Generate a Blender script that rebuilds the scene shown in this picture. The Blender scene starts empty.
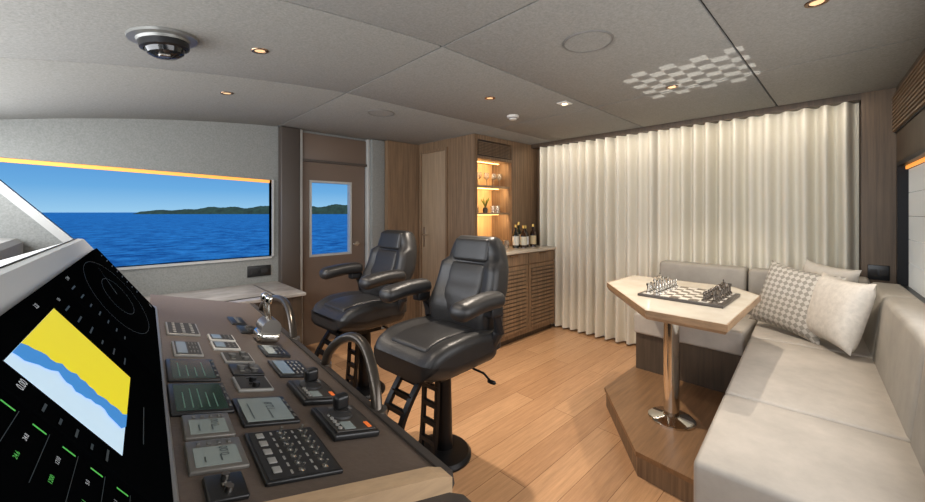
import bpy, bmesh, math, random
from mathutils import Matrix, Vector
random.seed(4)
SC=bpy.context.scene; COL=SC.collection
SC.view_settings.view_transform='Standard'
pi=math.pi
# ------------------------------------------------------------ materials
def lin(c): return tuple(((v/255)/12.92 if v/255<=.04045 else ((v/255+.055)/1.055)**2.4) for v in c)+(1,)
MATS={}
def M(name,rgb,rough=.5,metal=0,var=0,scale=8,stretch=(1,1,1),bump=0,emis=0,rgb2=None,coat=0,detail=4,spec=None):
    if name in MATS: return MATS[name]
    m=bpy.data.materials.new(name); m.use_nodes=True; nt=m.node_tree; b=nt.nodes['Principled BSDF']
    b.inputs['Base Color'].default_value=lin(rgb); b.inputs['Roughness'].default_value=rough; b.inputs['Metallic'].default_value=metal
    if spec is not None: b.inputs['Specular IOR Level'].default_value=spec
    if coat: b.inputs['Coat Weight'].default_value=coat
    if emis:
        b.inputs['Emission Color'].default_value=lin(rgb); b.inputs['Emission Strength'].default_value=emis
    if var or bump:
        tc=nt.nodes.new('ShaderNodeTexCoord'); mp=nt.nodes.new('ShaderNodeMapping'); mp.inputs['Scale'].default_value=stretch
        no=nt.nodes.new('ShaderNodeTexNoise'); no.inputs['Scale'].default_value=scale; no.inputs['Detail'].default_value=detail; no.inputs['Roughness'].default_value=.65
        nt.links.new(tc.outputs['Object'],mp.inputs[0]); nt.links.new(mp.outputs[0],no.inputs['Vector'])
        if var:
            rp=nt.nodes.new('ShaderNodeValToRGB'); c=lin(rgb); c2=lin(rgb2) if rgb2 else None
            rp.color_ramp.elements[0].position=.3; rp.color_ramp.elements[1].position=.7
            rp.color_ramp.elements[0].color=c2 if c2 else tuple(v*(1-var) for v in c[:3])+(1,)
            rp.color_ramp.elements[1].color=c if c2 else tuple(min(1,v*(1+var)) for v in c[:3])+(1,)
            nt.links.new(no.outputs[0],rp.inputs[0]); nt.links.new(rp.outputs[0],b.inputs['Base Color'])
        if bump:
            bp=nt.nodes.new('ShaderNodeBump'); bp.inputs['Strength'].default_value=bump; bp.inputs['Distance'].default_value=.01
            nt.links.new(no.outputs[0],bp.inputs['Height']); nt.links.new(bp.outputs[0],b.inputs['Normal'])
    MATS[name]=m; return m
fabric=M('ceiling_fabric',(136,135,130),.95,var=.2,scale=95,bump=.12,detail=12)
wallfab=M('wall_fabric',(134,135,131),.95,var=.2,scale=95,bump=.12,detail=12)
wood=M('grey_oak',(126,102,78),.5,var=.42,scale=5,stretch=(11,11,.4),detail=8)
woodlt=M('light_oak',(156,134,109),.5,var=.2,scale=5,stretch=(9,9,.5),detail=6)
wooddk=M('dark_oak',(80,66,52),.5,var=.3,scale=5,stretch=(9,9,.5),detail=6)
woodh=M('oak_horizontal',(138,104,72),.4,var=.25,scale=5,stretch=(.6,9,9),detail=6)
woodtrim=M('oak_trim',(186,156,122),.4,var=.15,scale=6,stretch=(1,9,9))
leather=M('black_leather',(34,33,33),.42,var=.1,scale=120,bump=.12)
leather2=M('black_leather_side',(22,22,24),.5)
blk=M('black_plastic',(20,20,21),.35); blk2=M('soft_black',(35,34,34),.6)
blackmetal=M('black_metal',(26,26,28),.35,metal=.6)
chrome=M('chrome',(225,222,215),.1,metal=1); steel=M('brushed_steel',(150,146,140),.32,metal=1)
bronze=M('bronze',(150,120,95),.25,metal=1)
silver=M('silver_paint',(180,180,176),.4,metal=.1)
white=M('white_plastic',(215,212,205),.4)
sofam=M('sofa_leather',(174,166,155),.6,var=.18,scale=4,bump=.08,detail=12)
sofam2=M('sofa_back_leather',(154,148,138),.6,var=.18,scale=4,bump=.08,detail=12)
marble=M('marble',(214,206,190),.2,var=1,rgb2=(192,180,162),scale=4,detail=8)
marbled=M('veined_marble',(198,193,186),.2,var=1,rgb2=(138,130,122),scale=2.2,stretch=(1,2,1),detail=8)
desk=M('taupe_leather_dash',(92,79,69),.5,var=.08,scale=90,bump=.1)
deskdk=M('dash_dark',(56,49,44),.6)
taupe=M('taupe_lacquer',(108,92,80),.4); taupedk=M('dark_taupe',(72,64,58),.45)
glassblk=M('screen_glass',(5,6,7),.5,spec=0)
warm=M('warm_led',(250,165,75),.5,emis=.9)
warm2=M('warm_led_shelf',(255,190,110),.5,emis=12)
lens=M('lamp_lens',(255,226,190),.4,emis=3)
rubber=M('seam_backing',(26,25,24),.9)  # near-black backing behind the gaps between ceiling panels
def glassmat():
    m=bpy.data.materials.new('window_glass'); m.use_nodes=True; nt=m.node_tree; nt.nodes.clear()
    o=nt.nodes.new('ShaderNodeOutputMaterial'); t=nt.nodes.new('ShaderNodeBsdfTransparent')
    t.inputs[0].default_value=(.96,.98,1,1)
    nt.links.new(t.outputs[0],o.inputs[0]); return m
wglass=glassmat()
def drinkglass():
    m=bpy.data.materials.new('clear_glass'); m.use_nodes=True; b=m.node_tree.nodes['Principled BSDF']
    b.inputs['Transmission Weight'].default_value=.9; b.inputs['Roughness'].default_value=.03; b.inputs['Base Color'].default_value=(.9,.9,.88,1); return m
dglass=drinkglass()
def floormat():
    m=bpy.data.materials.new('plank_floor'); m.use_nodes=True; nt=m.node_tree; b=nt.nodes['Principled BSDF']
    tc=nt.nodes.new('ShaderNodeTexCoord'); br=nt.nodes.new('ShaderNodeTexBrick')
    br.inputs['Scale'].default_value=1; br.inputs['Brick Width'].default_value=1.5; br.inputs['Row Height'].default_value=.16
    br.inputs['Mortar Size'].default_value=.0016; br.inputs['Mortar Smooth'].default_value=.3
    br.inputs['Color1'].default_value=lin((202,155,110)); br.inputs['Color2'].default_value=lin((181,134,92)); br.inputs['Mortar'].default_value=lin((126,90,60))
    nt.links.new(tc.outputs['Object'],br.inputs[0])
    mp=nt.nodes.new('ShaderNodeMapping'); mp.inputs['Scale'].default_value=(1,16,1)
    no=nt.nodes.new('ShaderNodeTexNoise'); no.inputs['Scale'].default_value=4; no.inputs['Detail'].default_value=10; no.inputs['Roughness'].default_value=.7
    nt.links.new(tc.outputs['Object'],mp.inputs[0]); nt.links.new(mp.outputs[0],no.inputs['Vector'])
    mx=nt.nodes.new('ShaderNodeMix'); mx.data_type='RGBA'; mx.blend_type='MULTIPLY'; mx.inputs[0].default_value=.65
    nt.links.new(br.outputs['Color'],mx.inputs[6]); nt.links.new(no.outputs[0],mx.inputs[7])
    hs=nt.nodes.new('ShaderNodeHueSaturation'); hs.inputs['Value'].default_value=1.4; hs.inputs['Saturation'].default_value=.95
    nt.links.new(mx.outputs[2],hs.inputs['Color']); nt.links.new(hs.outputs[0],b.inputs['Base Color'])
    b.inputs['Roughness'].default_value=.27; return m
floorm=floormat()
def curtainmat():
    m=bpy.data.materials.new('cream_linen'); m.use_nodes=True; nt=m.node_tree; b=nt.nodes['Principled BSDF']
    b.inputs['Base Color'].default_value=lin((233,227,211)); b.inputs['Roughness'].default_value=.9
    t=nt.nodes.new('ShaderNodeBsdfTranslucent'); t.inputs[0].default_value=lin((226,218,200)); mx=nt.nodes.new('ShaderNodeMixShader'); mx.inputs[0].default_value=.08
    nt.links.new(b.outputs[0],mx.inputs[1]); nt.links.new(t.outputs[0],mx.inputs[2]); nt.links.new(mx.outputs[0],nt.nodes['Material Output'].inputs[0]); return m
curt=curtainmat()
def lattice():
    m=bpy.data.materials.new('lattice_weave'); m.use_nodes=True; nt=m.node_tree; b=nt.nodes['Principled BSDF']
    tc=nt.nodes.new('ShaderNodeTexCoord'); mp=nt.nodes.new('ShaderNodeMapping'); mp.inputs['Rotation'].default_value=(0,0,pi/4); mp.inputs['Scale'].default_value=(42,42,.01)
    ck=nt.nodes.new('ShaderNodeTexChecker'); ck.inputs['Scale'].default_value=1; ck.inputs['Color1'].default_value=lin((190,185,175)); ck.inputs['Color2'].default_value=lin((146,141,132))
    nt.links.new(tc.outputs['Object'],mp.inputs[0]); nt.links.new(mp.outputs[0],ck.inputs[0]); nt.links.new(ck.outputs[0],b.inputs['Base Color']); b.inputs['Roughness'].default_value=.9; return m
latt=lattice()
# ------------------------------------------------------------ mesh builder
class MB:
    def __init__(s): s.v=[]; s.f=[]; s.mi=[]
    def add(s,v,f,mi=0,mat=None):
        o=len(s.v)
        for p in v:
            p=Vector(p)
            if mat is not None: p=mat@p
            s.v.append(p)
        for q in f: s.f.append([i+o for i in q]); s.mi.append(mi)
        return s
    def box(s,x0,x1,y0,y1,z0,z1,mi=0,bev=0,mat=None):
        if bev:
            r=min(bev,abs(x1-x0)/2.01,abs(y1-y0)/2.01,abs(z1-z0)/2.01)
            M0=Matrix.Translation(((x0+x1)/2,(y0+y1)/2,(z0+z1)/2))
            return s.rbox(abs(x1-x0),abs(y1-y0),abs(z1-z0),r,mi,(mat@M0) if mat is not None else M0,es=(0,.5,1),mid=1)
        v=[(x,y,z) for x in (x0,x1) for y in (y0,y1) for z in (z0,z1)]
        return s.add(v,[(0,1,3,2),(4,6,7,5),(0,4,5,1),(2,3,7,6),(0,2,6,4),(1,5,7,3)],mi,mat)
    def rbox(s,sx,sy,sz,r,mi=0,mat=None,es=(0,.3,.65,1),mid=5,deform=None):
        h=(sx/2,sy/2,sz/2)
        def vals(a):
            L=[-a+e*r for e in es]; R=[-x for x in reversed(L)]
            m=[L[-1]+(R[0]-L[-1])*i/mid for i in range(1,mid)]
            return L+m+R
        V=[vals(a) for a in h]
        vs=[];fs=[]
        for ax in range(3):
            b,c=(ax+1)%3,(ax+2)%3
            for sg in (-1,1):
                o=len(vs); nb,nc=len(V[b]),len(V[c])
                for i in range(nb):
                    for j in range(nc):
                        p=[0,0,0]; p[ax]=sg*h[ax]; p[b]=V[b][i]; p[c]=V[c][j]
                        q=[max(-h[k]+r,min(h[k]-r,p[k])) for k in range(3)]
                        d=Vector([p[k]-q[k] for k in range(3)])
                        if d.length>1e-9: d=d.normalized()*r
                        w=Vector(q)+d
                        if deform: w=Vector(deform(w.x,w.y,w.z))
                        vs.append(w)
                for i in range(nb-1):
                    for j in range(nc-1):
                        q=[o+i*nc+j,o+(i+1)*nc+j,o+(i+1)*nc+j+1,o+i*nc+j+1]
                        fs.append(q if sg>0 else q[::-1])
        return s.add(vs,fs,mi,mat)
    def prism(s,poly,z0,z1,mi=0,mat=None,axis='z'):
        n=len(poly)
        def P(a,b,z): return (a,b,z) if axis=='z' else ((a,z,b) if axis=='y' else (z,a,b))
        v=[P(a,b,z0) for a,b in poly]+[P(a,b,z1) for a,b in poly]
        f=[list(range(n))[::-1],list(range(n,2*n))]+[(i,(i+1)%n,(i+1)%n+n,i+n) for i in range(n)]
        return s.add(v,f,mi,mat)
    def lathe(s,prof,mi=0,mat=None,n=28):
        v=[];f=[];m=len(prof)
        for i in range(n):
            a=2*pi*i/n
            for r,z in prof: v.append((r*math.cos(a),r*math.sin(a),z))
        for i in range(n):
            k=(i+1)%n
            for j in range(m-1): f.append((i*m+j,k*m+j,k*m+j+1,i*m+j+1))
        return s.add(v,f,mi,mat)
    def cyl(s,x,y,z0,z1,r,mi=0,mat=None,n=24,r2=None):
        r2=r if r2 is None else r2
        T=Matrix.Translation((x,y,0)); T=(mat@T) if mat is not None else T
        return s.lathe([(0.0001,z0),(r,z0),(r2,z1),(0.0001,z1)],mi,T,n)
    def tube(s,pts,r,mi=0,mat=None,n=10,flat=1,rad=None):
        pts=[Vector(p) for p in pts]; v=[];f=[]
        for i,p in enumerate(pts):
            t=(pts[min(i+1,len(pts)-1)]-pts[max(i-1,0)]).normalized()
            up=Vector((0,0,1)) if abs(t.z)<.95 else Vector((0,1,0))
            a=t.cross(up).normalized(); b=a.cross(t).normalized(); rr=rad[i] if rad else r
            for k in range(n):
                th=2*pi*k/n; v.append(p+a*math.cos(th)*rr*flat+b*math.sin(th)*rr)
        for i in range(len(pts)-1):
            for k in range(n):
                l=(k+1)%n; f.append((i*n+k,i*n+l,(i+1)*n+l,(i+1)*n+k))
        f.append(list(range(n))); f.append([(len(pts)-1)*n+k for k in range(n)][::-1])
        return s.add(v,f,mi,mat)
    def build(s,name,mats,parent=None,label=None,cat=None,group=None,kind=None,smooth=True,ang=35,mw=None):
        me=bpy.data.meshes.new(name); me.from_pydata([tuple(p) for p in s.v],[],s.f); 
        if not isinstance(mats,(list,tuple)): mats=[mats]
        for m in mats: me.materials.append(m)
        me.polygons.foreach_set('material_index',s.mi)
        bm=bmesh.new(); bm.from_mesh(me); bmesh.ops.remove_doubles(bm,verts=bm.verts,dist=1e-6); bmesh.ops.recalc_face_normals(bm,faces=bm.faces); bm.to_mesh(me); bm.free()
        if smooth:
            me.shade_smooth()
            me.set_sharp_from_angle(angle=math.radians(ang))
        o=bpy.data.objects.new(name,me); COL.objects.link(o)
        if parent: o.parent=parent
        if mw is not None: o.matrix_world=mw
        if label: o['label']=label
        if cat: o['category']=cat
        if group: o['group']=group
        if kind: o['kind']=kind
        return o
def root(name,label,cat,mw=None,loc=(0,0,0),rz=0,group=None):
    o=bpy.data.objects.new(name,None); COL.objects.link(o); o.empty_display_size=.05
    o.matrix_world=mw if mw is not None else Matrix.Translation(loc)@Matrix.Rotation(rz,4,'Z')
    o['label']=label; o['category']=cat
    if group: o['group']=group
    return o
def dup(o,mw,label=None):
    def rec(src,par):
        c=src.copy(); COL.objects.link(c)
        if par is not None: c.parent=par; c.matrix_parent_inverse=src.matrix_parent_inverse.copy()
        for ch in src.children: rec(ch,c)
        return c
    kids=list(o.children)
    c=o.copy(); COL.objects.link(c); c.matrix_world=mw
    for ch in kids: rec(ch,c)
    if label: c['label']=label
    return c
def text(body,size,mat,parent,x,y,z,name='lettering',rot=0):
    cu=bpy.data.curves.new('t','FONT'); cu.body=body; cu.size=size; cu.align_x='CENTER'; cu.align_y='CENTER'
    t=bpy.data.objects.new('t',cu); COL.objects.link(t)
    bpy.context.view_layer.update()
    me=bpy.data.meshes.new_from_object(t.evaluated_get(bpy.context.evaluated_depsgraph_get()))
    bpy.data.objects.remove(t); me.materials.clear(); me.materials.append(mat)
    o=bpy.data.objects.new(name,me); COL.objects.link(o); o.parent=parent; o.location=(x,y,z); o.rotation_euler=(0,0,rot); return o
T=Matrix.Translation
def R(a,ax): return Matrix.Rotation(math.radians(a),4,ax)
# ------------------------------------------------------------ room shell
MB().box(-.85,4.1,-.75,4.0,-.06,0).build('floor',floorm,kind='structure',smooth=False)
def cz(X):
    s=max(0,1.23-X); return 2.174-(.0515*s+.046*s*s)
c=MB()
XB=[-.85,1.23,2.8,4.05]; YB=[-.7,.42,1.43,2.45,3.98]; g=.005
for i in range(3):
    for j in range(4):
        n=14 if i==0 else 1; x0,x1=XB[i]+g,XB[i+1]-g; y0,y1=YB[j]+g,YB[j+1]-g; v=[];f=[]
        for k in range(n+1):
            x=x0+(x1-x0)*k/n; z=cz(x)
            for (y,zz) in ((y0,z+.02),(y0,z+.004),(y0+.006,z),(y1-.006,z),(y1,z+.004),(y1,z+.02)): v.append((x,y,zz))
        for k in range(n):
            for q in range(5): f.append((k*6+q,k*6+q+1,(k+1)*6+q+1,(k+1)*6+q))
        f.append((0,1,2,3,4,5)); f.append([n*6+q for q in (5,4,3,2,1,0)])
        c.add(v,f,0)
v=[];f=[]
for k in range(21):
    x=-.9+5.0*k/20; v+=[(x,-.8,cz(x)+.015),(x,4.05,cz(x)+.015),(x,-.8,cz(x)+.06),(x,4.05,cz(x)+.06)]
for k in range(20): f+=[(k*4,k*4+1,k*4+5,k*4+4),(k*4+2,k*4+3,k*4+7,k*4+6)]
c.add(v,f,1)
c.build('ceiling',[fabric,rubber],kind='structure',ang=40)
# side wall with the sea window
w=MB(); Y0,Y1=3.86,3.94
w.prism([(-.8,0),(1.24,0),(1.24,.93),(.05,.93),(-.6,1.712),(-.8,1.712)],Y0,Y1,axis='y')
w.prism([(-.8,1.712),(-.6,1.712),(1.18,1.656),(1.24,1.656),(1.24,2.2),(-.8,2.2)],Y0,Y1,axis='y')
w.prism([(1.18,.93),(1.24,.93),(1.24,1.656),(1.18,1.656)],Y0,Y1,axis='y')
w.box(1.44,2.2,Y0,Y1,2.12,2.2); w.box(2.17,2.95,Y0,Y1,0,2.2)
w.build('wall_starboard',wallfab,kind='structure',smooth=False)
MB().prism([(1.17,.94),(1.17,1.645),(-.58,1.70),(.06,.94)],3.915,3.92,axis='y').build('window_1',wglass,kind='structure',smooth=False)
t=MB()
def bar(m,p,q,w,y0,y1,mi=0):
    p=Vector(p);q=Vector(q);d=(q-p).normalized();n=Vector((-d.y,d.x))*w
    m.prism([tuple(p),tuple(q),tuple(q+n),tuple(p+n)],y0,y1,mi,axis='y')
bar(t,(1.18,.93),(.05,.93),.02,3.845,3.94); bar(t,(.05,.93),(-.6,1.712),.05,3.82,3.94); bar(t,(1.18,1.656),(1.18,.93),.018,3.845,3.94)
t.build('trim_1',silver,kind='structure',smooth=False)
t=MB(); bar(t,(-.6,1.686),(1.175,1.630),.032,3.90,3.93); t.build('trim_2',warm,kind='structure',smooth=False)
# posts by the door
t=MB(); t.box(1.24,1.42,3.78,3.95,0,2.17,0,.012); t.box(1.42,1.45,3.80,3.95,0,2.17,1,.006); t.build('trim_3',[taupedk,silver],kind='structure')
t=MB(); t.box(2.17,2.2,3.80,3.95,0,2.17,1,.006); t.box(2.2,2.37,3.76,3.86,0,2.17,0,.01); t.build('trim_4',[wallfab,silver],kind='structure')
t=MB(); t.box(2.37,2.82,3.70,3.86,0,2.17); t.build('wall_locker_side',wood,kind='structure',smooth=False)
t=MB(); t.box(1.45,2.17,3.83,3.93,1.88,2.15,0,.01); t.box(1.45,2.17,3.81,3.95,1.86,1.885,1); t.build('trim_5',[taupe,taupedk],kind='structure')
# door leaf with pane
d=MB(); ya,yb=3.85,3.90
d.box(1.46,1.546,ya,yb,.0,1.86); d.box(1.986,2.16,ya,yb,0,1.86); d.box(1.546,1.986,ya,yb,0,.90); d.box(1.546,1.986,ya,yb,1.665,1.86)
d.box(1.535,1.556,ya-.012,yb,.89,1.675,1); d.box(1.976,1.997,ya-.012,yb,.89,1.675,1); d.box(1.556,1.976,ya-.012,yb,.89,.912,1); d.box(1.556,1.976,ya-.012,yb,1.653,1.675,1)
D1=d.build('door_1',[taupe,silver],kind='structure',smooth=False)
MB().box(1.55,1.98,3.87,3.875,.9,1.66).build('glass_pane',wglass,parent=D1,smooth=False)
h=MB(); h.tube([(2.06,3.85,1.0),(2.06,3.80,1.0),(2.0,3.80,1.0)],.009); h.cyl(0,0,0,.012,.025,mat=T((2.06,3.85,1.0))@R(90,'X')); h.build('door_handle',chrome,parent=D1)
# aft wall, forward-facing partition
w=MB(); w.box(3.95,4.05,-.6,3.95,0,2.2); w.build('wall_aft',wood,kind='structure',smooth=False)
w=MB(); w.box(2.82,2.87,3.11,3.17,0,2.174); w.box(2.82,2.87,3.17,3.67,2.08,2.174); w.box(2.82,2.87,3.67,3.86,0,2.174); w.build('wall_partition',wood,kind='structure',smooth=False)
d=MB(); d.box(2.815,2.86,3.20,3.64,.02,2.05,0,.004); d.box(2.80,2.87,3.17,3.20,0,2.08,1); d.box(2.80,2.87,3.64,3.67,0,2.08,1); d.box(2.80,2.87,3.20,3.64,2.05,2.08,1)
D2=d.build('door_2',[woodlt,wood],kind='structure')
h=MB(); h.box(2.808,2.816,3.575,3.605,.93,1.17); h.tube([(2.81,3.59,1.08),(2.77,3.59,1.08),(2.77,3.50,1.08)],.008); h.build('door_handle',chrome,parent=D2)
# near side wall (slightly splayed)
ws=math.atan(.065); WM=T((3.95,-.18,0))@Matrix.Rotation(ws,4,'Z')   # local -x runs forward
w=MB(); w.box(-4.9,.1,-.08,0,0,.87,mat=WM); w.box(-4.9,.1,-.08,0,1.66,2.2,mat=WM); w.box(-.27,.1,-.08,0,.87,1.66,mat=WM); w.box(-4.9,-4.2,-.08,0,.87,1.66,mat=WM)
w.build('wall_port',wooddk,kind='structure',smooth=False)
t=MB(); t.box(-4.2,-.27,-.06,.012,1.64,1.665,mat=WM); t.box(-4.2,-.27,-.06,.02,.86,.885,mat=WM); t.box(-.29,-.265,-.06,.012,.87,1.66,mat=WM); t.build('trim_6',blackmetal,kind='structure',smooth=False)
MB().box(-4.2,-.28,-.03,-.022,1.62,1.64,mat=WM).build('trim_7',warm,kind='structure',smooth=False)
MB().box(-4.2,-.27,-.05,-.045,.87,1.66,mat=WM).build('window_2',wglass,kind='structure',smooth=False)
w=MB(); w.box(-.85,-.8,-.6,3.95,0,1.15); w.box(-.85,-.8,-.6,3.95,1.85,2.2); w.build('wall_forward',wallfab,kind='structure',smooth=False)
MB().box(-.83,-.825,-.6,3.95,1.15,1.85).build('window_3',wglass,kind='structure',smooth=False)
MB().box(2.80,2.82,2.76,3.17,0,.08).build('baseboard_partition',wooddk,kind='structure',smooth=False)
MB().box(3.80,3.95,-.2,-.03,0,2.174,0).build('trim_8',M('pilaster_oak',(100,82,63),.5,var=.35,scale=5,stretch=(11,11,.4),detail=8),kind='structure',smooth=False)
t=MB(); t.box(3.80,3.95,-.03,2.74,2.13,2.174); t.build('trim_9',wooddk,kind='structure',smooth=False)
# blind on the near window
bl=MB()
for i in range(5): bl.box(-4.1,-.3,-.040,-.034,.885+i*.147,.885+i*.147+.144,mat=WM)
bl.build('window_blind',M('blind_grey_glow',(205,208,206),.7,emis=.18),label='pale folded blind covering the side window above the sofa',cat='window blind')  # faint glow put into the blind's material to lighten it
vg=root('vent_grille','dark slatted air vent high on the wood side wall','air vent',mw=WM@T((-.12,.0,2.00)))
m=MB(); m.box(-1.2,0,0,.008,-.13,.13); m.build('grille_frame',blk2,parent=vg,smooth=False)
m=MB()
for i in range(10): m.box(-1.18,-.02,.008,.020,-.12+i*.0245,-.108+i*.0245)
m.build('grille_slats',wood,parent=vg,smooth=False)
# ------------------------------------------------------------ raised platform
pf=MB(); poly=[(3.80,1.2),(2.54,1.2),(1.98,.77),(1.95,.40),(1.95,.1),(3.80,.1)]
pf.prism(poly,0,.105,1); pf.prism([(3.80,1.21),(2.536,1.21),(1.97,.775),(1.94,.40),(1.94,.1),(3.80,.1)],.105,.13,0)
pf.build('raised_platform',[woodh,wood],label='wood step platform with an angled edge under the table',cat='platform',smooth=False)
# ------------------------------------------------------------ curtains
def curtain(y0,y1,name):
    v=[];f=[];ny=int((y1-y0)/.005); zs=[.02,.5,1.1,1.7,2.0,2.14]
    ph=random.random()*6
    for i in range(ny+1):
        y=y0+(y1-y0)*i/ny; u=(y-y0)/.104*2*pi
        wob=1+.25*math.sin(y*7.3+ph)
        for z in zs:
            k=.8+.2*(2.12-z)/2.1
            s_=math.sin(u+.8*math.sin(y*5+ph)+.12*math.sin(z*2+y*3)); s_=math.copysign(abs(s_)**.8,s_)
            x=3.860+.050*wob*k*s_+.008*math.sin(u*.5+z*.6)
            v.append((x,y,z))
    m=len(zs)
    for i in range(ny):
        for j in range(m-1): f.append((i*m+j,(i+1)*m+j,(i+1)*m+j+1,i*m+j+1))
    o=MB().add(v,f).build(name,curt,label='cream floor-length pleated curtain hanging across the aft wall',cat='curtain',group='cream curtains on the aft wall',ang=80); return o
curtain(-.02,1.30,'curtain'); curtain(1.305,2.64,'curtain')
# ------------------------------------------------------------ bar cabinet
bc=root('bar_cabinet','tall grey oak bar cabinet with lit display niche and counter','cabinet',loc=(2.76,2.40,0))
def wparent(o,rt,label=None):
    o.parent=rt; o.matrix_parent_inverse=rt.matrix_world.inverted()
    if label: o['label']=label
    return o
bpy.context.view_layer.update()
m=MB(); m.box(2.815,2.86,2.75,3.105,0,2.17); m.box(3.43,3.94,2.75,2.80,.95,2.17); m.box(3.43,3.47,2.80,3.10,.95,2.17); m.box(2.86,3.43,2.75,3.10,1.92,1.95); m.box(2.86,3.43,2.75,3.1,2.12,2.17)
wparent(m.build('cabinet_frame',wood,smooth=False),bc)
m=MB(); m.box(2.86,3.43,3.06,3.10,.95,1.92); wparent(m.build('back_panel',M('niche_wood_lit',(214,172,120),.5,var=.2,scale=5,stretch=(9,9,.5)),smooth=False),bc)  # amber niche glow is partly put into the panel's wood colour
for z in (1.62,1.32):
    m=MB(); m.box(2.862,3.428,2.78,3.058,z,z+.02); sh=wparent(m.build('shelf',woodlt,smooth=False),bc)
for z in (1.905,1.608,1.308):
    m=MB(); m.box(2.88,3.41,2.93,2.940,z+.008,z+.012); wparent(m.build('led_strip',warm2,smooth=False),bc)
m=MB(); m.box(2.88,3.41,2.77,2.78,1.96,2.11,1)
for i in range(9): m.box(2.88,3.41,2.755,2.77,1.965+i*.016,1.973+i*.016,0)
wparent(m.build('vent_grille',[wood,blk2],smooth=False),bc)
m=MB(); m.box(2.78,3.80,2.43,2.75,.06,.92); m.box(2.80,3.80,2.46,2.75,0,.06,1); m.box(2.86,3.80,2.75,3.10,.0,.92); wparent(m.build('cabinet_body',[wood,wooddk],smooth=False),bc)
for k,(a,b) in enumerate(((2.785,3.285),(3.295,3.795))):
    m=MB(); m.box(a,b,2.41,2.43,.07,.79,0)
    m.box(a+.04,b-.04,2.405,2.412,.11,.75,1)
    for i in range(16): m.box(a+.04,b-.04,2.396,2.408,.115+i*.04,.141+i*.04,0)
    dr=wparent(m.build('cabinet_door',[wood,wooddk],smooth=False),bc)
    m=MB(); m.box(a,b,2.41,2.43,.80,.91); dw=wparent(m.build('drawer',wood,smooth=False),bc)
    m=MB(); m.box((a+b)/2-.06,(a+b)/2+.06,2.398,2.41,.895,.905); o=m.build('drawer_pull',bronze,smooth=False); o.parent=dw
m=MB(); m.box(2.76,3.80,2.39,2.80,.92,.95,0,.004); m.box(2.862,3.428,2.8,3.058,.92,.95,0); wparent(m.build('countertop',marble),bc)
# bottles & glasses
def bottle(x,y,z,col,h=.26,r=.036,lab=(230,225,210)):
    b=root('bottle','dark glass liquor bottle with pale label on the bar counter','bottle',loc=(x,y,z),group='bottles on the bar counter')
    MB().lathe([(.001,0),(r,0),(r,h*.55),(r*.8,h*.65),(r*.36,h*.74),(r*.34,h*.93),(.001,h*.93)]).build('bottle_glass',M('btl%d%d%d'%col,col,.1,coat=.5),parent=b)
    MB().lathe([(r+.0008,h*.12),(r+.0008,h*.50)]).build('label_band',M('btl_label%d%d%d'%lab,lab,.6),parent=b)
    MB().lathe([(r*.42,h*.88),(r*.42,h),(.001,h)]).build('bottle_cap',M('btl_cap',(190,160,90),.3,metal=.8),parent=b)
for x,y,cl,lb in ((3.34,2.62,(20,24,18),(230,225,210)),(3.43,2.58,(60,35,15),(225,215,190)),(3.52,2.62,(16,18,20),(235,235,235)),(3.61,2.58,(40,20,14),(210,190,150)),(3.47,2.68,(25,40,25),(230,225,210))): bottle(x,y,.95,cl,random.uniform(.24,.29),.036,lb)
def tumbler(x,y,z,h=.08,r=.028,stem=False):
    pr=[(.001,0),(r,0),(r*1.05,h),(r*.95,h),(r*.9,.006),(.001,.006)] if not stem else [(.001,0),(r*.9,0),(.004,.006),(.004,h*.5),(r,h*.65),(r*.85,h),(r*.8,h),(r*.93,h*.65),(.001,h*.53)]
    MB().lathe(pr,n=16).build('wine_glass' if stem else 'drinking_glass',dglass,mw=T((x,y,z)),label='clear stemmed glass on the lit shelf' if stem else 'clear tumbler on the lit bar shelf',cat='glass',group='glasses on the bar shelves')
for x in (2.90,2.97,3.25,3.33): tumbler(x,2.88,1.34)
for x in (2.92,3.02,3.14,3.26,3.36): tumbler(x,2.88,1.64,.15,.032,True)
for x in (3.0,3.08,3.2): tumbler(x,2.64,.95,.09)
vs=root('potted_plant','small vase with yellow-green leaves on the lit shelf','potted plant',loc=(3.10,2.86,1.34))
MB().lathe([(.001,0),(.025,0),(.03,.035),(.022,.06),(.018,.06),(.018,.02),(.001,.02)]).build('vase',M('vase_glaze',(60,52,46),.3),parent=vs)
m=MB()
for i in range(14):
    a=i*2.4; L=.08+.02*(i%3); p=[(0,0,.055),(.02*math.cos(a),.02*math.sin(a),.055+L*.6),(.05*math.cos(a),.05*math.sin(a),.055+L)]
    m.tube(p,.006,rad=[.003,.010,.002],flat=.3,n=6)
m.build('leaves',M('leaf_green',(140,140,60),.5),parent=vs)
# ------------------------------------------------------------ sofa
sf=root('sectional_sofa','light greige leather corner sofa around the table','sofa',loc=(3.0,.4,0))
bpy.context.view_layer.update()
a=math.atan(.065); SM=T((1.35,.356,0))@Matrix.Rotation(a,4,'Z')
def cush(x0,x1,y0,y1,z0,z1,r,name,mat,mw=None,bul=.006):
    sx,sy,sz=x1-x0,y1-y0,z1-z0
    def df(x,y,z):
        k=max(0,1-(2*x/sx)**4)*max(0,1-(2*y/sy)**4)
        return (x,y,z+(bul*k if z>0 else 0))
    m0=T(((x0+x1)/2,(y0+y1)/2,(z0+z1)/2)); m0=(mw@m0) if mw is not None else m0
    o=MB().rbox(sx,sy,sz,r,mat=m0,deform=df,mid=7).build(name,mat,ang=60); return wparent(o,sf)
r_=.018
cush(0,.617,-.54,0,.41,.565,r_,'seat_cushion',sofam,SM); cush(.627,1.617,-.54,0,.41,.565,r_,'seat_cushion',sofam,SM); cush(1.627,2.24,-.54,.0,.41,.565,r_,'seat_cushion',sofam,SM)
cush(3.0,3.60,.50,1.2,.41,.565,r_,'seat_cushion',sofam)
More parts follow.
